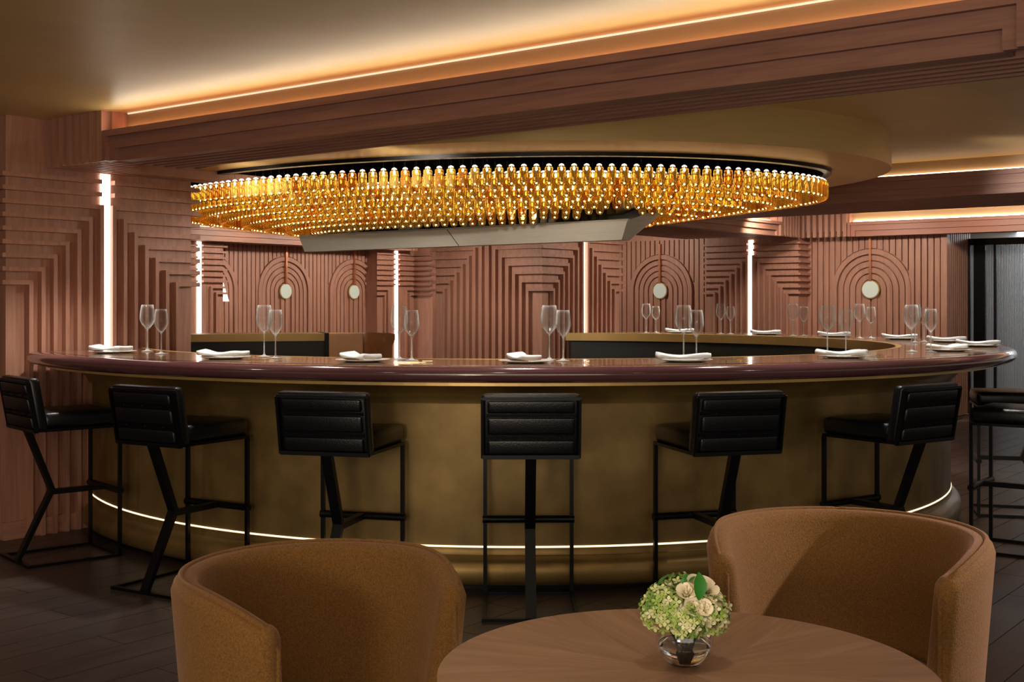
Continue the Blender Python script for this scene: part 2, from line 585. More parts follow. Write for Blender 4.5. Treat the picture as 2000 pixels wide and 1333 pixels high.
def arch_wall(name, label, mp, s0, s1, arches, discs=True, z0=0.0):
    root = empty(name, (0, 0, 0), RZ)
    tag(root, label, 'wall', kind='structure')
    m = MB(); m.prism([(s0, 0), (s1, 0), (s1, CEIL), (s0, CEIL)], -.12, 0, mp)
    obj('backing', m, PANEL, root)
    bw = ARP - .017
    base = arches[0] if arches else s0
    n0 = int((s0 - base) / ARP) - 1; n1 = int((s1 - base) / ARP) + 1
    for n in range(n0, n1 + 1):
        sa = base + n * ARP + .0085; sb = sa + bw
        if sa < s0 or sb > s1: continue
        mid = (sa + sb) / 2
        hit = [c for c in arches if abs(mid - c) < AR + .005]
        if hit:
            c = hit[0]
            za = AZ + math.sqrt(max(0, (AR + .012) ** 2 - min(AR, abs(sa - c)) ** 2))
            zb_ = AZ + math.sqrt(max(0, (AR + .012) ** 2 - min(AR, abs(sb - c)) ** 2))
            poly = [(sa, za), (sb, zb_), (sb, ZS + .05), (sa, ZS + .05)]
        else:
            poly = [(sa, z0), (sb, z0), (sb, ZS + .05), (sa, ZS + .05)]
        m = MB(); m.prism(poly, 0, .03, mp); obj('board', m, PANEL, root)
    for c in arches:
        for k in range(5):
            ro = AR - ARP * k; ri = ro - bw
            N = 14
            d1 = .045 if k == 0 else .03
            for sgn in (-1, 1):
                poly = [(c + sgn * ro, z0)] + [(c + sgn * ro * math.cos(PI / 2 * t / N), AZ + ro * math.sin(PI / 2 * t / N)) for t in range(N)]
                poly += [(c + sgn * .012, AZ + ro), (c + sgn * .012, AZ + ri)]
                poly += [(c + sgn * ri * math.cos(PI / 2 * t / N), AZ + ri * math.sin(PI / 2 * t / N)) for t in range(N - 1, -1, -1)] + [(c + sgn * ri, z0)]
                m = MB(); m.prism(poly, 0, d1, mp); obj('arch_board', m, PANEL, root)
        for q in (-1, 1):
            sa, sb = sorted((c + q * .01, c + q * .07))
            m = MB(); m.prism([(sa, z0), (sb, z0), (sb, AZ - .02), (sa, AZ - .02)], 0, .03, mp); obj('board', m, PANEL, root)
    return root


WA = 14.1
WBW = 13.0
A1702, A1293 = 5.51, 8.44
arch_wall('wall_right', 'far rose oak wall of vertical boards with two round-headed arches right of the hood', amap(WA, 0), 4.66, 12.4, [A1702, A1293])
arch_wall('wall_back', 'far rose oak wall of vertical boards with three arches left of the hood', bmap(0, WBW), 8.0, 14.1, [11.40, 12.74, 10.07])


def disc_lamp(label, mp, s):
    root = empty('wall_light', (0, 0, 0), RZ)
    tag(root, label, 'wall lamp', 'round opal wall lamps in the arches')
    c = mp(s, .07, AZ)
    n = Vector(mp(s, 1, AZ)) - Vector(mp(s, 0, AZ))

    def dk(r, d0, d1, nm, mat):
        m = MB(); N = 28
        m.prism([(s + r * math.cos(2 * PI * k / N), AZ + r * math.sin(2 * PI * k / N)) for k in range(N)], d0, d1, mp)
        return obj(nm, m, mat, root)
    dk(.112, .03, .05, 'rim', GOLD)
    dk(.100, .048, .056, 'diffuser', DISC)
    m = MB(); m.prism([(s - .014, AZ + .10), (s + .014, AZ + .10), (s + .014, ZS), (s - .014, ZS)], .03, .07, mp)
    obj('rod', m, plain('copper_rod', (214, 150, 116), .3, .8), root)
    return root


disc_lamp('round opal wall lamp on a copper rod in the arch nearest the black glass door', amap(WA, 0), A1702)
disc_lamp('round opal wall lamp on a copper rod in the arch right of the steel hood', amap(WA, 0), A1293)
disc_lamp('round opal wall lamp in the left arch above the pair of glasses', bmap(0, WBW), 11.40)
disc_lamp('round opal wall lamp in the arch above the tan leather booth', bmap(0, WBW), 12.74)
# glowing wedge made up for an unexplained bright patch by the narrow pilaster
ws = empty('wall_light', (0, 0, 0), RZ)
tag(ws, 'made-up glowing white wedge for a bright patch beside the narrow pilaster', 'wall lamp')
m = MB(); m.prism([(10.0, 1.362), (10.33, 1.362), (10.17, 1.77), (10.11, 1.77)], .05, .14, bmap(0, WBW)); obj('glow_wedge', m, PATCHW, ws)
m = MB(); m.prism([(10.05, 1.44), (10.2, 1.44), (10.2, 1.6), (10.05, 1.6)], .03, .05, bmap(0, WBW)); obj('wedge_back', m, GOLD, ws)

# post and dark ribbed return beside the glass door
wr = empty('wall_return', (0, 0, 0), RZ)
tag(wr, 'dark ribbed wall return between the arch and the black framed door', 'wall', kind='structure')
m = MB(); m.box(WA - .05, WA + .06, 4.60, 4.67, 0, ZS + .05); obj('post', m, PANEL, wr)
m = MB(); m.box(WA + .06, 14.95, 4.66, 4.8, 0, CEIL); obj('backing', m, PANEL, wr)
for k in range(11):
    m = MB(); m.box(WA + .075 + k * .075, WA + .12 + k * .075, 4.62, 4.66, 0, ZS + .05); obj('board', m, PANEL, wr)
DA = 14.95
dr = empty('door_1', (0, 0, 0), RZ)
tag(dr, 'black framed fluted glass door behind the bar stools', 'door', kind='structure')
m = MB()
for (b0, b1) in ((4.60, 4.7), (4.42, 4.555), (4.295, 4.32), (2.2, 2.3)):
    m.box(DA - .06, DA, b0, b1, 0, 2.12)
m.box(DA - .06, DA, 2.2, 4.7, 2.04, 2.12); m.box(DA - .06, DA, 2.2, 4.7, 0, .06)
obj('frame', m, BLK, dr)
for (b0, b1) in ((4.555, 4.60), (4.32, 4.42), (2.3, 4.295)):
    m = MB()
    n = max(3, int((b1 - b0) / .018)); st = (b1 - b0) / n
    rows = []
    pts = []
    for k in range(n * 4 + 1):
        b = b0 + (b1 - b0) * k / (n * 4)
        pts.append((DA - .03 - .0035 * abs(math.sin(PI * k / 4)), b))
    rows.append([(x, y, .06) for x, y in pts]); rows.append([(x, y, 2.04) for x, y in pts])
    m.strip(rows)
    rows2 = [[(DA - .015, y, .06) for x, y in pts], [(DA - .015, y, 2.04) for x, y in pts]]
    m.strip(rows2)
    obj('pane', m, FLUTED, dr)
wl = MB(); wl.box(17.0, 17.1, 0, 7, 0, CEIL)
o = obj('wall_beyond', wl, plain('pale_grey_wall', (200, 204, 208), .8)); o.rotation_euler = (0, 0, RZ)
tag(o, 'pale grey wall of the room behind the fluted glass', 'wall', kind='structure')
x, y = W(16.4, 3.4)
area('room_light_beyond', (x, y, 2.3), (x, y, 0), 160, 1.2, 3.0, (.93, .96, 1))


# ------------------------------------------------------------------ beams
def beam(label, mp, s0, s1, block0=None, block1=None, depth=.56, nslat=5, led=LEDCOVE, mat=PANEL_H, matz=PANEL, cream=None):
    """coved beam: mp(s, d, z), d = 0 at the fascia core plane, positive outward"""
    root = empty('ceiling_beam', (0, 0, 0), RZ)
    tag(root, label, 'beam', kind='structure')

    def pr(nm, sa, sb, d0, d1, z0, z1, mt):
        m = MB(); m.prism([(sa, z0), (sb, z0), (sb, z1), (sa, z1)], d0, d1, mp)
        return obj(nm, m, mt, root)
    pr('core', s0, s1, -depth, -.11, ZS + .07, CEIL, COVE)
    pr('ledge', s0, s1, -.115, 0, ZS + .07, 2.280, mat)
    pr('shelf', s0, s1, -.115, -.055, 2.279, 2.318, mat)

    def frame(nm, e, w, ztop, zh, d0, d1):
        """top rail with a leg down at both ends"""
        sa, sb = s0 + e, s1 - e
        m = MB(); m.prism([(sa, ZS), (sa + w, ZS), (sa + w, ztop - zh), (sb - w, ztop - zh), (sb - w, ZS), (sb, ZS), (sb, ztop), (sa, ztop)], d0, d1, mp)
        obj(nm, m, mat, root)
    frame('nosing', 0, .032, 2.305, .034, -.012, .048)
    frame('upper_board', .032, .05, 2.271, .066, -.012, .020)
    pr('lower_board', s0 + .082, s1 - .082, -.10, -.006, ZS, 2.205, mat)
    pr('cove_lip', s0, s1, -.014, 0, 2.28, 2.3045, mat)
    if cream: pr('gap_light', s0 + .02, s1 - .02, -.112, -.102, CEIL - .007, CEIL - .001, cream)
    pr('light_strip', s0 + .02, s1 - .02, -.104, -.090, 2.3182, 2.328, led)
    for k in range(nslat):
        d = -.135 - FIN * k
        pr('slat', s0, s1, d - RT, d, ZS, ZS + .07, mat)
    return root


def flutes(root, mp, s0, n, mat=PANEL, sgn=1, slat=0.0, mat2=PANEL_U):
    """vertical ribs on a beam block; each turns under the beam and runs on as a slat"""
    sl = sorted((s0, s0 + sgn * FIN * n))
    m = MB(); m.prism([(sl[0], ZS + .07), (sl[1], ZS + .07), (sl[1], CEIL), (sl[0], CEIL)], -.5, -.018, mp)
    obj('block', m, mat, root)
    for k in range(n):
        sa = s0 + sgn * FIN * k + (.017 if sgn > 0 else -.017 - .043); sb = sa + .043
        m = MB(); m.prism([(sa, ZS + .01), (sa + .008, ZS), (sb - .008, ZS), (sb, ZS + .01), (sb, CEIL), (sa, CEIL)], -.02, .04, mp)
        obj('flute', m, mat, root)
        if slat:
            ln = slat(k)
            m = MB(); m.prism([(sa + .012, ZS), (sb - .012, ZS), (sb - .012, ZS + .07), (sa + .012, ZS + .07)], -ln, .0, mp)
            obj('slat', m, mat2, root)


B1F = 3.905
bm1 = amap(B1F, 0)
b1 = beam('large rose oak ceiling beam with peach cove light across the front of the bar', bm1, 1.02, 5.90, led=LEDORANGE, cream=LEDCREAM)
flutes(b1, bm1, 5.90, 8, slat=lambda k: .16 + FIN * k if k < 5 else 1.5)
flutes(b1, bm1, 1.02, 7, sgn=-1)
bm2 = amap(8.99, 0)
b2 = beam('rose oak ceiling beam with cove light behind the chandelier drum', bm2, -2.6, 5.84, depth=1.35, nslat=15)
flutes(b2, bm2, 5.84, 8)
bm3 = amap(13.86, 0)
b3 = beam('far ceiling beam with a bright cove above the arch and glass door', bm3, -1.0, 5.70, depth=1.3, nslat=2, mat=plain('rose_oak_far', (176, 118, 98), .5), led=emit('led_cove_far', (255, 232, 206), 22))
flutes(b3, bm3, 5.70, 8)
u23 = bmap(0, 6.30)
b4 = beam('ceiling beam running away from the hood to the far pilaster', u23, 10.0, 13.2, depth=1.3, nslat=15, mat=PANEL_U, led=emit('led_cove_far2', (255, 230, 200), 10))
flutes(b4, u23, 13.2, 7)
u4 = bmap(0, 12.5)
b5 = beam('distant ceiling beam above the left arches', u4, 8.0, 13.6, depth=.6, nslat=4, mat=PANEL_U, led=emit('led_cove_far3', (255, 224, 184), 8))

# ------------------------------------------------------------------ bar counter
CX, CY = .045, 8.54
RA_, RB_ = RINGA, RINGB
CUT = CB - .064 - RB_


def ring_pt(R, t, z):
    """point on the ring, t 0..1 between the two column faces the long way round the front; room frame"""
    te = math.asin(min(.99, CUT / R))
    th = te - t * (PI + 2 * te)
    return (RA_ + R * math.cos(th), RB_ + R * math.sin(th), z)


def sweep(prof, N=120, closed=True):
    m = MB()
    rows = [[ring_pt(R, i / N, z) for R, z in prof] for i in range(N + 1)]
    m.strip(rows, closed_j=closed)
    if closed:
        n = len(prof)
        m.f.append(list(range(n))); m.m.append(0)
        b = N * n
        m.f.append([b + k for k in range(n)]); m.m.append(0)
    return m


ct = empty('bar_countertop', (0, 0, 0), RZ)
tag(ct, 'curved glossy aubergine countertop with rounded nose around the bar', 'countertop')
ZC = 1.07
nose = [(2.60, ZC - .075), (2.60, ZC), (3.215, ZC)] + [(3.225 + .045 * math.cos(t), ZC - .037 + .037 * math.sin(t)) for t in [PI / 2 - PI * k / 8 for k in range(9)]] + [(3.10, ZC - .075)]
o = obj('nosing', sweep([(3.16, ZC - .0755), (3.16, ZC)] + nose[2:-1]), AUB, ct); auto_smooth(o, 50)
o = obj('top_slab', sweep([(2.585, ZC - .04), (2.585, ZC + .001), (3.165, ZC + .001), (3.165, ZC - .04)]), TOPM, ct); auto_smooth(o, 50)
o = obj('inner_band', sweep([(2.55, ZC - .07), (2.55, ZC), (2.56, ZC + .002), (2.588, ZC + .002), (2.588, ZC - .07)]), GOLD, ct); auto_smooth(o, 40)
cbm = empty('bar_counter', (0, 0, 0), RZ)
tag(cbm, 'curved aged bronze bar front with a glowing line above the plinth', 'bar counter')
o = obj('trim', sweep([(3.10, ZC - .092), (3.17, ZC - .092), (3.17, ZC - .076), (3.10, ZC - .076)]), GOLD, cbm)
cov = [(2.80, ZC - .093), (3.14, ZC - .093)] + [(3.14 - .23 * math.sin(t), ZC - .093 - .10 * (1 - math.cos(t))) for t in [PI / 2 * k / 8 for k in range(1, 9)]] + [(2.80, ZC - .193)]
o = obj('cornice', sweep(cov), BRONZE2, cbm); auto_smooth(o, 35)
o = obj('front_panel', sweep([(2.80, .206), (2.885, .206), (2.885, ZC - .193), (2.80, ZC - .193)]), BRONZE, cbm); auto_smooth(o, 35)
o = obj('light_strip', sweep([(2.80, .199), (2.888, .199), (2.888, .2055), (2.80, .2055)]), LEDGOLD, cbm)
pl = [(2.80, .022), (2.905, .022), (2.935, .036), (2.945, .06), (2.947, .095), (2.94, .125), (2.92, .148), (2.893, .16), (2.888, .166), (2.888, .197), (2.80, .197)]
o = obj('plinth', sweep(pl), BRONZE2, cbm); auto_smooth(o, 50)
o = obj('toe_kick', sweep([(2.80, 0), (2.87, 0), (2.87, .022), (2.80, .022)]), BLK, cbm)
o = obj('inner_lining', sweep([(2.62, 0), (2.66, 0), (2.66, ZC - .045), (2.62, ZC - .045)]), DARKIN, cbm); auto_smooth(o, 40)
# panel joints on the bronze front
for i in range(1, 14):
    p = ring_pt(2.886, i / 14.0 + .012, 0)
    th = math.atan2(p[1] - RB_, p[0] - RA_)

# straight service counter between the columns
sc = empty('back_counter', (-2.32, 10.62, 0), math.atan2(.36, 1.28))
tag(sc, 'straight gold edged service counter with dark front behind the glasses', 'counter')
m = MB(); m.box(-.74, .66, 0, .5, ZC - .065, ZC); obj('gold_edge', m, GOLD, sc)
m = MB(); m.box(-.74, .66, .03, .48, 0, ZC - .066); obj('dark_front', m, DARKIN, sc)
m = MB(); m.box(.66, .70, -.02, .5, 0, ZC + .005); obj('end_panel', m, BLK, sc)
# tan leather booth
bo = empty('leather_booth', (-1.62, 12.6, 0), .2)
tag(bo, 'tan leather booth with a rolled wing behind the service counter', 'booth')
m = MB(); m.box(-.30, .06, 0, .16, 0, 1.03); obj('back_panel', m, plain('pale_tan_leather', (214, 158, 108), .5, 0, .05, 10), bo, bevel=.012)
m = MB()
rows = []
for k in range(9):
    t = k / 8
    xx = .06 + .22 * t; yy = .10 - .30 * t * t
    pts = []
    for (dx, z) in ((-.02, .30), (-.02, .9), (.0, .98), (.05, 1.03), (.10, 1.02), (.10, .96), (.07, .9), (.06, .30)):
        pts.append((xx + dx * t + 0, yy + (dx + .02) * (1 - .6 * t), z))
    rows.append(pts)
m.strip(rows, closed_j=True); m.f.append(list(range(8))); m.m.append(0); m.f.append([64 + k for k in range(8)]); m.m.append(0)
o = obj('wing', m, TANL, bo); auto_smooth(o, 60)
m = MB(); m.box(-.3, .28, -.5, .06, .1, .48); obj('seat', m, TANL, bo, bevel=.03)
m = MB(); m.box(-.28, .26, -.46, .08, 0, .1); obj('base', m, BLK, bo)


# ------------------------------------------------------------------ bar stools
def make_stool():
    """origin on the floor under the seat; local +y looks to the counter"""
    r = empty('bar_stool')
    yf, yr, hw = .235, -.235, .20
    m = MB(); m.box(-.205, .205, -.17, .245, .70, .785)
    o = obj('seat', m, LEATHER, r, bevel=.028); auto_smooth(o, 60)
    m = MB(); m.box(-.208, .208, -.22, .242, .688, .702); obj('seat_frame', m, BLK, r)

    tilt = .18
    def bk(x, t, h):           # t thickness towards the front, h height
        return (x, yr + .02 - (h - .69) * tilt + t, h)

    def bslab(x0, x1, t0, t1, h0, h1):
        mm = MB()
        vs = [bk(x, t, h) for h in (h0, h1) for t in (t0, t1) for x in (x0, x1)]
        mm.add(vs, [(0, 1, 3, 2), (4, 6, 7, 5), (0, 4, 5, 1), (2, 3, 7, 6), (0, 2, 6, 4), (1, 5, 7, 3)])
        return mm
    mm = bslab(-.21, .21, .015, .075, .692, .966)
    b = obj('backrest', mm, LEATHER, r, bevel=.02); auto_smooth(b, 60)
    for h0, h1 in ((.703, .765), (.790, .862), (.882, .935)):
        c = obj('channel', bslab(-.185, .185, -.004, .03, h0, h1), LEATHER, b, bevel=.012); auto_smooth(c, 60)
    for h in (.777, .872):
        s_ = obj('strap', bslab(-.19, .19, .004, .02, h - .007, h + .007), BLK, b)
        for x in (-.12, 0, .12):
            q = MB(); q.lathe([(.0045, 0), (.0045, .004), (.002, .006)], 8)
            put('rivet', q.mesh('rivet', BLK), b, bk(x, .003, h), (PI / 2, 0, 0))
    fr = MB()
    for x in (-.207, .207):
        fr.bar(bk(x, .01, .69), bk(x, .01, .945), .012, .02)
    fr.bar(bk(-.207, .01, .945), bk(.207, .01, .945), .02, .012); fr.bar(bk(-.207, .01, .69), bk(.207, .01, .69), .02, .012)
    obj('back_frame', fr, BLK, r)
    for x in (-hw, hw):
        m = MB(); m.box(x - .009, x + .009, yf - .009, yf + .009, 0, .69); obj('leg', m, BLK, r)
    m = MB()
    m.bar((0, yr + .04, .69), (0, -.075, .36), .046, .012, (1, 0, 0))
    m.bar((0, -.075, .365), (0, yr - .01, .008), .046, .012, (1, 0, 0))
    # bars above are flat in x: rebuild with explicit width along x
    m = MB()
    prof = [(yr + .035, .69), (-.068, .36), (yr - .012, .0), (yr + .012, .0), (-.040, .36), (yr + .068, .69)]
    m.prism([(p[0], p[1]) for p in prof], -.023, .023, lambda s, d, z: (d, s, z))
    obj('rear_leg', m, BLK, r)
    m = MB(); m.tube([(-hw - .012, yf, .348), (hw + .012, yf, .348)], .018, 14); o = obj('footrest', m, BLK, r); auto_smooth(o, 50)
    m = MB(); m.box(-.018, .018, -.06, yf, .335, .362); obj('foot_brace', m, BLK, r)
    m = MB()
    m.box(-hw - .009, hw + .009, yf - .009, yf + .009, 0, .014)
    m.box(-hw - .009, hw + .009, yr - .015, yr + .010, 0, .014)
    for x in (-hw, hw):
        m.box(x - .009, x + .009, yr, yf, 0, .014)
    obj('floor_frame', m, BLK, r)
    return r


stool0 = make_stool()
STOOLS = [(-49.0, 3.24, 'black leather bar stool cut off by the left picture edge, by the wooden column'),
          (-30.6, 3.205, 'black leather bar stool second from the wooden column, left of the near armchair'),
          (-14.6, 3.205, 'black leather bar stool just behind the armchair left of the table'),
          (.6, 3.205, 'black leather bar stool at the middle of the counter, seen straight from behind'),
          (16.0, 3.205, 'black leather bar stool behind the flower bowl, between armchair and middle stool'),
          (34.2, 3.205, 'black leather bar stool rising behind the armchair on the right'),
          (54.0, 3.40, 'black bar stool in side view past the rounded right end of the counter'),
          (76.0, 3.28, 'furthest black bar stool in shadow behind the right end of the counter')]
for i, (al, R, lab) in enumerate(STOOLS):
    o = stool0 if i == 0 else copy_tree(stool0)
    t = math.radians(al)
    o.location = (CX + R * math.sin(t), CY - R * math.cos(t), 0)
    o.rotation_euler = (0, 0, t)
    tag(o, lab, 'bar stool', 'black leather bar stools along the counter')


# ------------------------------------------------------------------ place settings
def on_ring(px, R, far=False):
    q = (px - 1000) / FPX
    A = q * q + 1; B = -2 * (q * CX + CY); C = CX * CX + CY * CY - R * R
    disc = max(0, B * B - 4 * A * C)
    D = (-B + (1 if far else -1) * math.sqrt(disc)) / (2 * A)
    return (q * D, D)


def make_glass(h, rmax, rrim, name='wine_glass'):
    r = empty(name)
    st = h * .47
    m = MB()
    base = [(.0008, .002), (.033, .0), (.034, .0015), (.012, .006), (.0045, .014), (.0035, .03), (.0032, st - .012), (.005, st)]
    m.lathe([(.0005, .0)] + base[1:] + [(.0004, st + .001)], 20)
    o = obj('stem', m, STEMGL, r, smooth=True)
    b = h - st
    outer = [(.004, st - .002), (rmax * .35, st + b * .06), (rmax * .8, st + b * .24), (rmax, st + b * .42), (rmax * .97, st + b * .6), ((rmax + rrim) / 2, st + b * .82), (rrim, h)]
    inner = [(max(.0005, x - .0013), z + (.004 if i < 2 else 0)) for i, (x, z) in enumerate(outer)][::-1]
    inner[0] = (rrim - .001, h)
    m = MB(); m.lathe(outer + inner + [(.0004, st + .006)], 24, cap0=True, cap1=True)
    o = obj('bowl', m, THIN, r, smooth=True)
    return r


big0 = make_glass(.266, .043, .033)
small0 = make_glass(.243, .037, .029)
GL = [  # px large, px small, far, place words
    (288, 315, 0, 'beside the leftmost napkin, before the column'),
    (516, 538, 0, 'second pair from the column, before the arch'),
    (780, 804, 0, 'before the distant corner strip'),
    (1073, 1100, 0, 'before the warm lit column at the counter middle'),
    (1335, 1360, 0, 'right of the warm lit column, near side'),
    (1616, 1652, 0, 'near side of the counter below the door-side arch'),
    (1780, 1818, 0, 'nearest the rounded right end of the counter'),
    (1262, 1281, 1, 'on the far counter under the arch right of the hood'),
    (1408, 1427, 1, 'on the far counter left of the far glowing strip'),
    (1549, 1570, 1, 'on the far counter right of the far glowing strip'),
    (1679, 1701, 1, 'on the far counter under the opal lamp by the door'),
    (1787, 1805, 1, 'on the far counter nearest the glass door'),
]
ub = us = False
for i, (pb, ps, far, words) in enumerate(GL):
    for big, px in ((True, pb), (False, ps)):
        R = (2.70 if big else 2.80) if not far else (2.68 if big else 2.76)
        if px > 1770 and not far: R = 2.80 if big else 2.92
        if far and px > 1660: R = 2.76 if big else 2.86
        x, y = on_ring(px, R, far)
        if big:
            o = copy_tree(big0) if ub else big0; ub = True
        else:
            o = copy_tree(small0) if us else small0; us = True
        o.location = (x, y, ZC + .0025)
        o.rotation_euler = (0, 0, random.random() * 3)
        tag(o, ('taller' if big else 'shorter') + ' clear wine glass ' + words, 'wine glass', 'wine glasses set out on the bar')


def make_plate():
    m = MB(); m.lathe([(.0005, .0), (.075, .0), (.128, .010), (.130, .012), (.127, .0125), (.076, .004), (.0005, .004)], 36)
    return m.mesh('plate', CHINA, smooth=True)


def make_napkin():
    m = MB()
    rows = []
    N = 14
    for i in range(N + 1):
        t = i / N
        y = -.125 + .25 * t
        w = .036 + .012 * abs(2 * t - 1) ** 2 + .004 * math.sin(9 * t)
        h = .020 + .005 * math.sin(PI * 2.3 * t + .5) + .006 * abs(2 * t - 1) ** 3
        pts = []
        for k in range(12):
            a = 2 * PI * k / 12
            ca, sa = math.cos(a), math.sin(a)
            pts.append((w * math.copysign(abs(ca) ** .7, ca), y, h * .5 + h * .5 * math.copysign(abs(sa) ** .7, sa) + (.003 * math.sin(3 * a + 5 * t) if sa > 0 else 0)))
        rows.append(pts)
    m.strip(rows, closed_j=True)
    m.f.append(list(range(12))); m.m.append(0); m.f.append([N * 12 + k for k in range(12)]); m.m.append(0)
    return m.mesh('napkin', WHITE, smooth=True)


def make_fork():
    m = MB()
    m.box(-.003, .003, -.08, .035, .001, .0035)
    m.add([(-.004, .035, .001), (.004, .035, .001), (.012, .05, .004), (-.012, .05, .004), (-.004, .035, .0045), (.004, .035, .0045), (.012, .05, .0075), (-.012, .05, .0075)],
          [(0, 1, 2, 3), (7, 6, 5, 4), (0, 4, 5, 1), (1, 5, 6, 2), (2, 6, 7, 3), (3, 7, 4, 0)])
    for k in range(4):
        x = -.0105 + k * .007
        m.box(x - .0017, x + .0017, .05, .098, .004, .007)
    return m.mesh('fork', CUTL)


def make_knife():
    m = MB()
    m.box(-.004, .004, -.08, .0, .001, .004)
    m.prism([(-.006, 0), (.008, .0), (.010, .07), (.004, .09), (-.006, .095)], .0015, .003, lambda s, d, z: (s, z, d))
    return m.mesh('knife', CUTL)


plm, nam, fkm, knm = make_plate(), make_napkin(), make_fork(), make_knife()
SET = [(-50.5, 2.93, 'at the column end of the counter', 1), (-30.3, 2.93, 'second from the column', 1), (-14.9, 2.93, 'before the distant corner strip', 1), (.4, 2.93, 'at the counter middle', 1),
       (15.4, 2.93, 'right of the counter middle', 1), (34.0, 2.93, 'near side under the door-side arch', 1), (57.0, 2.95, 'near the rounded right end of the counter', 0),
       (73.0, 3.06, 'at the outermost right bend of the counter', 0), (89.0, 3.03, 'on the right bend before the glass door', 0), (101.0, 2.95, 'on the far counter below the opal lamp', 0),
       (116.0, 2.88, 'on the far counter right of the glowing strip', 0), (131.0, 2.86, 'on the far counter under the glowing strip', 0), (148.5, 2.86, 'on the far counter under the arch by the hood', 0)]
for i, (al, R, words, cut) in enumerate(SET):
    t = math.radians(al)
    x, y = CX + R * math.sin(t), CY - R * math.cos(t)
    o = put('plate', plm, None, (x, y, ZC + .0015), (0, 0, t))
    tag(o, 'white china plate under a napkin ' + words, 'plate', 'plates laid along the bar')
    o = put('napkin', nam, None, (x - .01, y, ZC + .0155), (0, 0, {-14.9: .6, .4: .3}.get(al, PI / 2 + random.uniform(-.12, .12) + (t if abs(al) < 60 else 0) * .5)))
    tag(o, 'folded white linen napkin ' + words, 'napkin', 'rolled napkins on the plates')
    if cut:
        tx, ty = math.cos(t), math.sin(t)
        for nm, me, off, rr in (('fork', fkm, .245, 1.2), ('knife', knm, .26, 1.35)):
            o = put(nm, me, None, (x + tx * off + (.0 if nm == 'fork' else .05) * math.sin(t), y + ty * off - (.0 if nm == 'fork' else .05) * math.cos(t), ZC + .002), (0, 0, t - rr))
            tag(o, 'champagne coloured ' + nm + ' beside the plate ' + words, nm, 'cutlery along the bar')

# ------------------------------------------------------------------ range hood
hd = empty('range_hood', (0, 0, 0), RZ)
tag(hd, 'long brushed steel range hood hanging inside the glass chandelier', 'range hood')
HA0, HA1, HB0, HB1 = 6.55, 7.0, 4.22, 7.22
ZH0, ZH1 = 1.755, 1.875


def hood_prism(m, poly, e):
    """cross-section (a, z, end flare) run along b"""
    n = len(poly)
    v0 = [(p[0], HB0 - p[2] * e, p[1]) for p in poly]; v1 = [(p[0], HB1 + p[2] * e, p[1]) for p in poly]
    m.add(v0 + v1, [list(range(n)), list(range(2 * n - 1, n - 1, -1))] + [(i, (i + 1) % n, n + (i + 1) % n, n + i) for i in range(n)])


m = MB(); hood_prism(m, [(HA0, ZH0, 0), (HA0 + .09, ZH0, 0), (HA0 + .42, ZH1 + .09, 1.4), (HA0 + .42, ZH1 + .12, 1.5), (HA0 - .012, ZH1, 1)], .05); obj('canopy', m, STEEL, hd)
m = MB(); hood_prism(m, [(HA0 - .012, ZH1, 1), (HA0 + .02, ZH1, 1), (HA0 + .02, ZH1 + .014, 1), (HA0 - .006, ZH1 + .014, 1)], .05); obj('lip', m, STEEL, hd)
m = MB(); m.box(HA0 + .12, HA0 + .40, HB0 + .12, HB1 - .12, ZH1 + .06, 2.185); obj('body', m, STEELD, hd)
for k in range(40):
    b = HB0 + .15 + k * (HB1 - HB0 - .3) / 39
    m = MB(); m.box(HA0 + .0, HA0 + .02, b - .022, b + .022, ZH1 + .017, ZH1 + .16)
    for vi, v in enumerate(m.v):
        if v[2] > ZH1 + .1: m.v[vi] = (v[0] + .08, v[1] + .05, v[2])
    obj('filter_baffle', m, FILTER if k % 9 < 6 else STEEL, hd)
m = MB(); m.bar((HA0 - .001, 5.60, ZH0 + .002), (HA0 - .013, 5.70, ZH1), .004, .004); obj('seam', m, FILTER, hd)

# ------------------------------------------------------------------ chandelier
ch = empty('chandelier', (0, 0, 0), RZ)
tag(ch, 'oval chandelier of amber glass bottles under a bronze drum', 'chandelier')


def egg(t, c, An, Af, Br, Bl):
    ca, sa = math.cos(t), math.sin(t)
    return (c[0] + (An if ca < 0 else Af) * ca, c[1] + (Bl if sa > 0 else Br) * sa)


DC, DP = (6.95, 5.2), (2.27, 1.95, 2.5, 3.1)
N = 120
m = MB()
ZD = 2.205
out = [egg(2 * PI * k / N, DC, *DP) for k in range(N)]
m.strip([[(a, b, ZD) for a, b in out], [(a, b, CEIL) for a, b in out]], closed_j=True)
o = obj('drum', m, DRUM, ch, smooth=True)
m = MB()
inn = [egg(2 * PI * k / N, DC, .3, .3, .3, .3) for k in range(N)]
m.strip([[(a, b, ZD) for a, b in out], [(a, b, ZD) for a, b in inn]], closed_j=True)
o = obj('drum_underside', m, plain('gold_soffit', (236, 196, 124), .42, .2), ch)
PC, PP = (7.07, 5.95), (2.115, 1.5, 2.86, 2.75)
m = MB()
pl_o = [egg(2 * PI * k / N, PC, *PP) for k in range(N)]
pl_i = [egg(2 * PI * k / N, PC, *[x - .05 for x in PP]) for k in range(N)]
m.strip([[(a, b, ZD - .022) for a, b in pl_o], [(a, b, ZD) for a, b in pl_o], [(a, b, ZD) for a, b in pl_i], [(a, b, ZD - .022) for a, b in pl_i]], closed_i=True, closed_j=True)
o = obj('rim_band', m, BLK, ch); auto_smooth(o, 40)
m = MB()
m.strip([[(a, b, ZD - .006) for a, b in pl_i], [(PC[0], PC[1], ZD - .006)] * N], closed_j=True)
o = obj('mounting_plate', m, plain('dark_copper_plate', (14, 6, 3), .5, 0, spec=.0), ch)

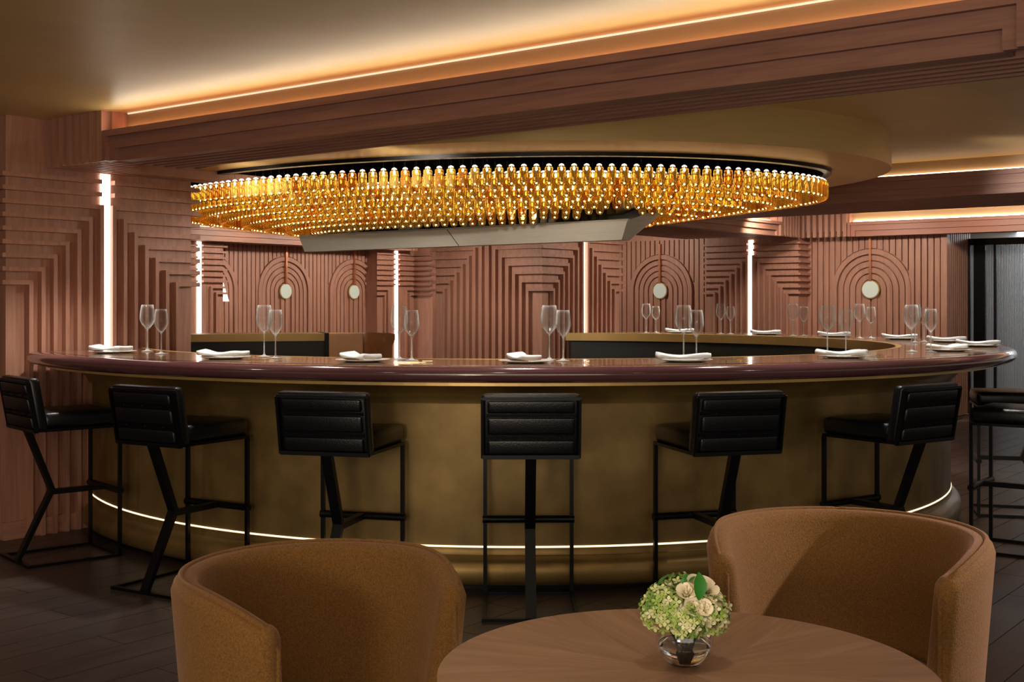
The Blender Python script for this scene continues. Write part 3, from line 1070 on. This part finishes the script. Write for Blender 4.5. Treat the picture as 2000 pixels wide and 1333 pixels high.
BH = .115
SEG = 10
def bottle_prof():
    return [(.0005, 0), (.012, .0018), (.020, .0075), (.0250, .017), (.0265, .03), (.0265, .098), (.0245, .105), (.017, .109), (.0005, .110)]


bmb = MB(); bmb.lathe(bottle_prof(), SEG, cap0=False, cap1=False)
bot_me = [bmb.mesh('bottle', AMBER, smooth=True), bmb.mesh('bottle', AMBER2, smooth=True)]


def cap_geo(m, ln, c=(0, 0, 0)):
    """silver collar, bright dome and thin hanging wire"""
    m.mi = 0
    m.lathe([(.0165, .1085), (.0165, .1135)], 8, c, False, False)
    m.mi = 1
    m.lathe([(.0165, .1135), (.0145, .120), (.009, .1245), (.004, .1262)], 8, c, False, False)
    m.mi = 2
    m.lathe([(.004, .1262), (.0012, .128), (.0007, .131), (.0007, .13 + ln)], 8, c, False, False)


def bulb_glint_geo(m, c=(0, 0, 0)):
    """lamp point above and a painted glint below, joined by a thin wire"""
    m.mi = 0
    m.lathe([(.0005, .012), (.0042, .0145), (.0042, .018), (.0006, .020)], 6, c, False, False)  # glowing point added to paint the highlight in the bottle bottom
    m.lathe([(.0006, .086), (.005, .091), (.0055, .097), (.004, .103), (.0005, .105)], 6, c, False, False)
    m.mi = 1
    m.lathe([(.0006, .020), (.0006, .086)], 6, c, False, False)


bm_ = MB(); bulb_glint_geo(bm_); bulb_glint_me = bm_.mesh('bulb_glint', [BULB_GLINT, CAP], smooth=True, merge=True)
mbulb_glint = MB()
allb = []
for k in range(11):
    e = .045 + .17 * k
    pars = [x - e for x in PP]
    if min(pars) < .12: break
    zk = 2.018 - .021 * k
    # perimeter sampling
    M_ = 720
    pts = [egg(2 * PI * i / M_, PC, *pars) for i in range(M_ + 1)]
    L = [0]
    for i in range(M_): L.append(L[-1] + math.dist(pts[i], pts[i + 1]))
    n = int(L[-1] / .0715)
    j = 0
    for q in range(n):
        s = (q + (.5 if k % 2 else 0)) * L[-1] / n
        while L[j + 1] < s: j += 1
        f = (s - L[j]) / (L[j + 1] - L[j])
        a = pts[j][0] + (pts[j + 1][0] - pts[j][0]) * f; b = pts[j][1] + (pts[j + 1][1] - pts[j][1]) * f
        if HA0 - .10 < a < HA1 + .08 and HB0 - .10 < b < HB1 + .1: continue
        x, y = W(a, b)
        if y < .5: continue
        allb.append((k, y, a, b, zk))
nearb = [t for t in allb if t[2] < PC[0] + .3 or t[3] < 3.6]
nearb.sort(key=lambda t: t[0] * 1.2 + t[1])
first300 = nearb[:300]
fs = set(first300)
capm = {}
m1, m2, mc = MB(), MB(), MB()
for t in allb:
    k, y, a, b, zk = t
    ln = ZD - .01 - zk - .13
    if t in fs:
        o = put('bottle', bot_me[1 if random.random() < .16 else 0], ch, (a, b, zk))
        if k not in capm:
            cm = MB(); cap_geo(cm, ln); capm[k] = cm.mesh('cap', [CAP, DOME, BLK], smooth=True, merge=True)
        put('cap', capm[k], o); put('bulb_glint', bulb_glint_me, o)
    else:
        (m2 if random.random() < .12 else m1).lathe(bottle_prof(), 8, (a, b, zk), False, False)
        cap_geo(mc, ln, (a, b, zk)); bulb_glint_geo(mbulb_glint, (a, b, zk))
o = put('bottle_field', m1.mesh('bottle_field', AMBER, smooth=True), ch); o['kind'] = 'stuff'
o = put('dark_bottle_field', m2.mesh('dark_bottle_field', AMBER2, smooth=True), ch); o['kind'] = 'stuff'
o = put('cap_field', mc.mesh('cap_field', [CAP, DOME, BLK], smooth=True), ch); o['kind'] = 'stuff'
o = put('bulb_glint_field', mbulb_glint.mesh('bulb_glint_field', [BULB_GLINT, CAP], smooth=True), ch); o['kind'] = 'stuff'
print('bottles', len(allb), len(first300))

# ------------------------------------------------------------------ round table
TX, TY, TR, TZ = .288, 2.0, .412, .74
tb = empty('round_table', (TX, TY, 0))
tag(tb, 'round walnut table with sunburst veneer top', 'table')
NW = 14
wm = MB()
aw = 2 * PI / NW
seg = 6
arc = [(TR * math.cos(-aw / 2 + aw * k / seg), TR * math.sin(-aw / 2 + aw * k / seg)) for k in range(seg + 1)]
poly = [(0, 0)] + arc
n = len(poly)
wm.add([(x, y, TZ - .006) for x, y in poly] + [(x, y, TZ) for x, y in poly], [list(range(n))[::-1], list(range(n, 2 * n))] + [(i, (i + 1) % n, n + (i + 1) % n, n + i) for i in range(n)])
wme = wm.mesh('veneer_wedge', TABLEW)
for k in range(NW):
    put('veneer_wedge', wme, tb, (0, 0, 0), (0, 0, aw * k + .12))
m = MB(); m.lathe([(.0005, TZ - .03), (TR - .03, TZ - .03), (TR - .004, TZ - .014), (TR - .001, TZ - .0062), (.0005, TZ - .0062)], 72); o = obj('edge_board', m, EDGEW, tb); auto_smooth(o, 30)
m = MB(); m.lathe([(.04, .03), (.04, TZ - .031)], 24); obj('pedestal', m, BLK, tb, smooth=True)
m = MB(); m.lathe([(.22, 0), (.22, .012), (.05, .032)], 40); obj('base', m, BLK, tb)

# bowl vase with flowers
VX, VY = .292, 2.035
vs = empty('vase', (VX, VY, TZ + .001))
tag(vs, 'small clear glass bowl vase holding the flowers on the round table', 'vase')
R = .048
prof = []
for k in range(14):
    t = -PI / 2 + .45 + (PI / 2 - .45 + .75) * k / 13
    prof.append((R * math.cos(t), R * math.sin(t) + R * math.cos(.0) * .90))
prof = [(.0005, prof[0][1])] + prof
z0 = prof[0][1]
prof = [(r, z - z0) for r, z in prof]
inner = [(max(.0005, r - .003), z + (.005 if i < 2 else 0)) for i, (r, z) in enumerate(prof)][::-1]
m = MB(); m.lathe(prof + inner, 40, cap0=False, cap1=False); obj('bowl', m, GLASS, vs, smooth=True)
lev = prof[8][1]
wp = [(max(.0005, r - .0033), z + (.0055 if i < 2 else 0)) for i, (r, z) in enumerate(prof[:9])]
m = MB(); m.lathe(wp, 40); obj('water', m, WATER, vs, smooth=True)


def floret_mesh(sz, mat):
    m = MB()
    for k in range(4):
        a = PI / 2 * k
        pts = []
        for (x, y, z) in ((0, 0, 0), (.55, -.42, .1), (1, -.2, .28), (1.05, .12, .3), (.6, .42, .12)):
            pts.append(((x * math.cos(a) - y * math.sin(a)) * sz, (x * math.sin(a) + y * math.cos(a)) * sz, z * sz))
        m.add(pts, [(0, 1, 2, 3, 4)])
    return m.mesh('floret', mat, fix=False)


GREENS = [plain('hydrangea_pale', (196, 206, 138), .6), plain('hydrangea_mid', (150, 176, 84), .6), plain('hydrangea_cream', (222, 220, 178), .6), plain('hydrangea_deep', (104, 138, 56), .6)]
flm = [floret_mesh(.0080, g) for g in GREENS]
FZ = TZ + .068 + .018


def hydrangea(c, r, n, label, wts):
    root = empty('hydrangea', c)
    tag(root, label, 'flower', 'hydrangea heads in the vase')
    mm = MB(); mm.lathe([(.0005, -r * .62)] + [(r * .62 * math.cos(t), r * .62 * math.sin(t)) for t in (-1.1, -.7, -.3, .1, .5, .9, 1.3)] + [(.0005, r * .62)], 14)
    obj('head', mm, plain('hydrangea_core', (88, 118, 50), .8), root, smooth=True)
    mm = MB(); mm.tube([(0, 0, -r * .5), ((VX - c[0]) * .5, (VY - c[1]) * .5, (TZ + .05) - c[2]), ((VX - c[0]) * .9, (VY - c[1]) * .9, (TZ + .014) - c[2])], .0035, 8)
    obj('stem', mm, STEMG, root, smooth=True)
    g = PI * (3 - math.sqrt(5))
    for i in range(n):
        z = 1 - 1.72 * (i + .5) / n
        rr = math.sqrt(max(0, 1 - z * z)); th = g * i
        d = Vector((rr * math.cos(th), rr * math.sin(th), z))
        p = d * r * random.uniform(.84, 1.06)
        o = put('floret', random.choices(flm, wts)[0], root, p)
        o.rotation_euler = (d + Vector((random.uniform(-.3, .3), random.uniform(-.3, .3), random.uniform(-.2, .3)))).to_track_quat('Z', 'Y').to_euler()
    return root


hydrangea((VX - .034, VY - .014, FZ + .012), .042, 150, 'pale green hydrangea head on the left of the bowl', (5, 4, 3, 2))
hydrangea((VX + .034, VY - .010, FZ + .004), .040, 130, 'yellow-green hydrangea head on the right of the bowl', (4, 3, 5, 1))
hydrangea((VX - .002, VY + .028, FZ + .020), .042, 90, 'green hydrangea head at the back of the bowl', (3, 4, 2, 2))
hydrangea((VX + .002, VY - .034, FZ + .000), .034, 110, 'low front hydrangea head hanging over the bowl rim', (5, 3, 4, 2))


def rose(c, r, label, tilt):
    root = empty('white_rose', c)
    tag(root, label, 'flower', 'cream roses in the vase')
    root.rotation_euler = tilt
    k = 0
    for ring, (n, rad, h, lean) in enumerate(((3, .30, 1.0, .05), (4, .55, .95, .25), (5, .85, .8, .55))):
        for i in range(n):
            m = MB(); rows = []
            for v_ in range(5):
                t = v_ / 4
                row = []
                for u_ in range(5):
                    s = (u_ / 4 - .5) * 2
                    wdt = (.75 + .5 * math.sin(PI * min(1, t * .9))) * .55
                    an = s * wdt * 1.1
                    rr = r * rad * (.55 + .45 * t + lean * t * t)
                    row.append((rr * math.cos(an), rr * math.sin(an), r * (h * t - .45 + (-.10 * s * s * t))))
                rows.append(row)
            m.strip(rows)
            put('petal', m.mesh('petal', CREAM, smooth=True, fix=False), root, (0, 0, 0), (0, 0, 2 * PI * i / n + ring * .6))
            k += 1
    return root


rose((VX + .026, VY - .020, FZ + .050), .022, 'large cream rose at the top right of the bouquet', (.35, .3, 0))
rose((VX + .046, VY - .018, FZ + .034), .018, 'cream rose at the right shoulder of the bouquet', (.3, .7, 0))
rose((VX + .006, VY - .052, FZ + .026), .013, 'blush rosebud at the front middle of the bouquet', (1.0, 0, .3))
rose((VX + .024, VY - .050, FZ + .024), .012, 'cream rosebud right of the blush bud', (.9, .3, 0))
rose((VX - .002, VY - .036, FZ + .046), .014, 'small cream bloom high in the bouquet centre', (.6, 0, 0))


def leaf(c, L, wd_, rot, label):
    m = MB(); rows = []
    for i in range(9):
        t = i / 8
        w = wd_ * math.sin(PI * min(1, t * .97 + .02)) ** .8
        rows.append([(-w, t * L, .004 * math.sin(3 * t) + w * .25), (0, t * L, .004 * math.sin(3 * t)), (w, t * L, .004 * math.sin(3 * t) + w * .25)])
    m.strip(rows)
    o = put('leaf', m.mesh('leaf', GREENL, smooth=True, fix=False), None, c, rot)
    tag(o, label, 'leaf')
    return o


leaf((VX + .016, VY - .050, FZ + .036), .046, .012, (1.35, .1, .28), 'glossy dark green leaf standing on top of the bouquet')
leaf((VX - .048, VY - .012, FZ + .048), .042, .010, (.5, -.3, -1.2), 'green leaf curving over the left of the bouquet')
leaf((VX - .010, VY - .02, FZ + .055), .036, .008, (.3, .4, -.8), 'small pale leaf lying across the top of the bouquet')


# ------------------------------------------------------------------ tub armchairs
def tub_chair(label, c, R, face, half_open, zt):
    """face: direction the chair looks (radians); shell runs round the other way"""
    root = empty('tub_armchair', (c[0], c[1], 0), 0)
    tag(root, label, 'armchair', 'ochre tub armchairs at the round table')
    t0 = face + half_open; t1 = face + 2 * PI - half_open
    th = .062

    def section(t, f):
        # f 0..1 along; arms dip slightly
        e = min(f, 1 - f) * 2
        top = zt - .05 * (1 - min(1, e * 3.2)) ** 2
        ro = R; ri = R - th
        lean = .02
        pts = [(ro - .035, .10), (ro - .012, .25), (ro - .004, .45), (ro + lean, top - .03), (ro + lean - .006, top - .012), (ro + lean - .02, top - .002), (ro + lean - .034, top),
               (ri + lean + .014, top - .003), (ri + lean + .004, top - .014), (ri + lean, top - .03), (ri - .01, .50), (ri - .015, .40), (ri - .02, .10)]
        return [(r * math.cos(t), r * math.sin(t), z) for r, z in pts]
    N = 64
    rows = [section(t0 + (t1 - t0) * i / N, i / N) for i in range(N + 1)]
    # rounded ends
    def endcap(rows, sign):
        base = rows[0] if sign < 0 else rows[-1]
        tt = t0 if sign < 0 else t1
        extra = []
        for k in range(1, 5):
            ang = PI / 2 * k / 4
            sh = math.sin(ang) * .030; sq = math.cos(ang)
            cr = [math.hypot(p[0], p[1]) for p in base]
            ctop = max(p[2] for p in base)
            row = []
            for p in base:
                r = math.hypot(p[0], p[1]); mid = R - th / 2 + .008
                r2 = mid + (r - mid) * (.25 + .75 * sq)
                z2 = p[2] if p[2] < .15 else p[2] - (1 - sq) * .03 * (p[2] / ctop)
                a2 = tt + sign * sh / R
                row.append((r2 * math.cos(a2), r2 * math.sin(a2), z2))
            extra.append(row)
        return extra
    e0 = endcap(rows, -1)[::-1]; e1 = endcap(rows, 1)
    allr = e0 + rows + e1
    m = MB(); m.strip(allr, closed_j=True)
    n = len(allr[0])
    m.f.append(list(range(n))); m.m.append(0); b = (len(allr) - 1) * n; m.f.append([b + k for k in range(n)]); m.m.append(0)
    shell = obj('shell', m, FABRIC, root, smooth=True)
    # piping along the inner rim and down both front edges
    rim = [(r[5][0], r[5][1], r[5][2] + .001) for r in rows]
    def down(row, sgn, tt):
        a2 = tt + sgn * .030 / R
        mid = R - .012
        return [((mid) * math.cos(a2), (mid) * math.sin(a2), z) for z in (row[5][2] - .05, .5, .3, .12)]
    path = down(rows[0], -1, t0)[::-1] + rim + down(rows[-1], 1, t1)
    m = MB(); m.tube(path, .0062, 8); obj('piping', m, FABRIC, shell, smooth=True)
    rs = R - th - .012
    m = MB(); pr = [(.0005, .28), (rs - .02, .28), (rs, .31), (rs, .40), (rs - .015, .43), (rs - .06, .445), (.0005, .452)]
    m.lathe(pr, 48); obj('seat', m, FABRIC, root, smooth=True)
    m = MB(); m.lathe([(.0005, .10), (R - .07, .10), (R - .06, .28), (.0005, .28)], 40); obj('seat_base', m, FABRIC, root, smooth=False)
    for k in range(4):
        a = face + PI / 4 + k * PI / 2
        mm = MB(); mm.lathe([(.012, 0), (.018, .10)], 12, ((R - .12) * math.cos(a), (R - .12) * math.sin(a), 0)); obj('leg', mm, BLK, root, smooth=True)
    return root


tub_chair('ochre brown tub armchair left of the round table, its inside facing right', (-.42, 2.67), .305, math.radians(-45), math.radians(59), .765)
tub_chair('ochre brown tub armchair right of the table, behind the flower bowl', (.835, 3.0), .325, math.radians(-118), math.radians(58), .785)
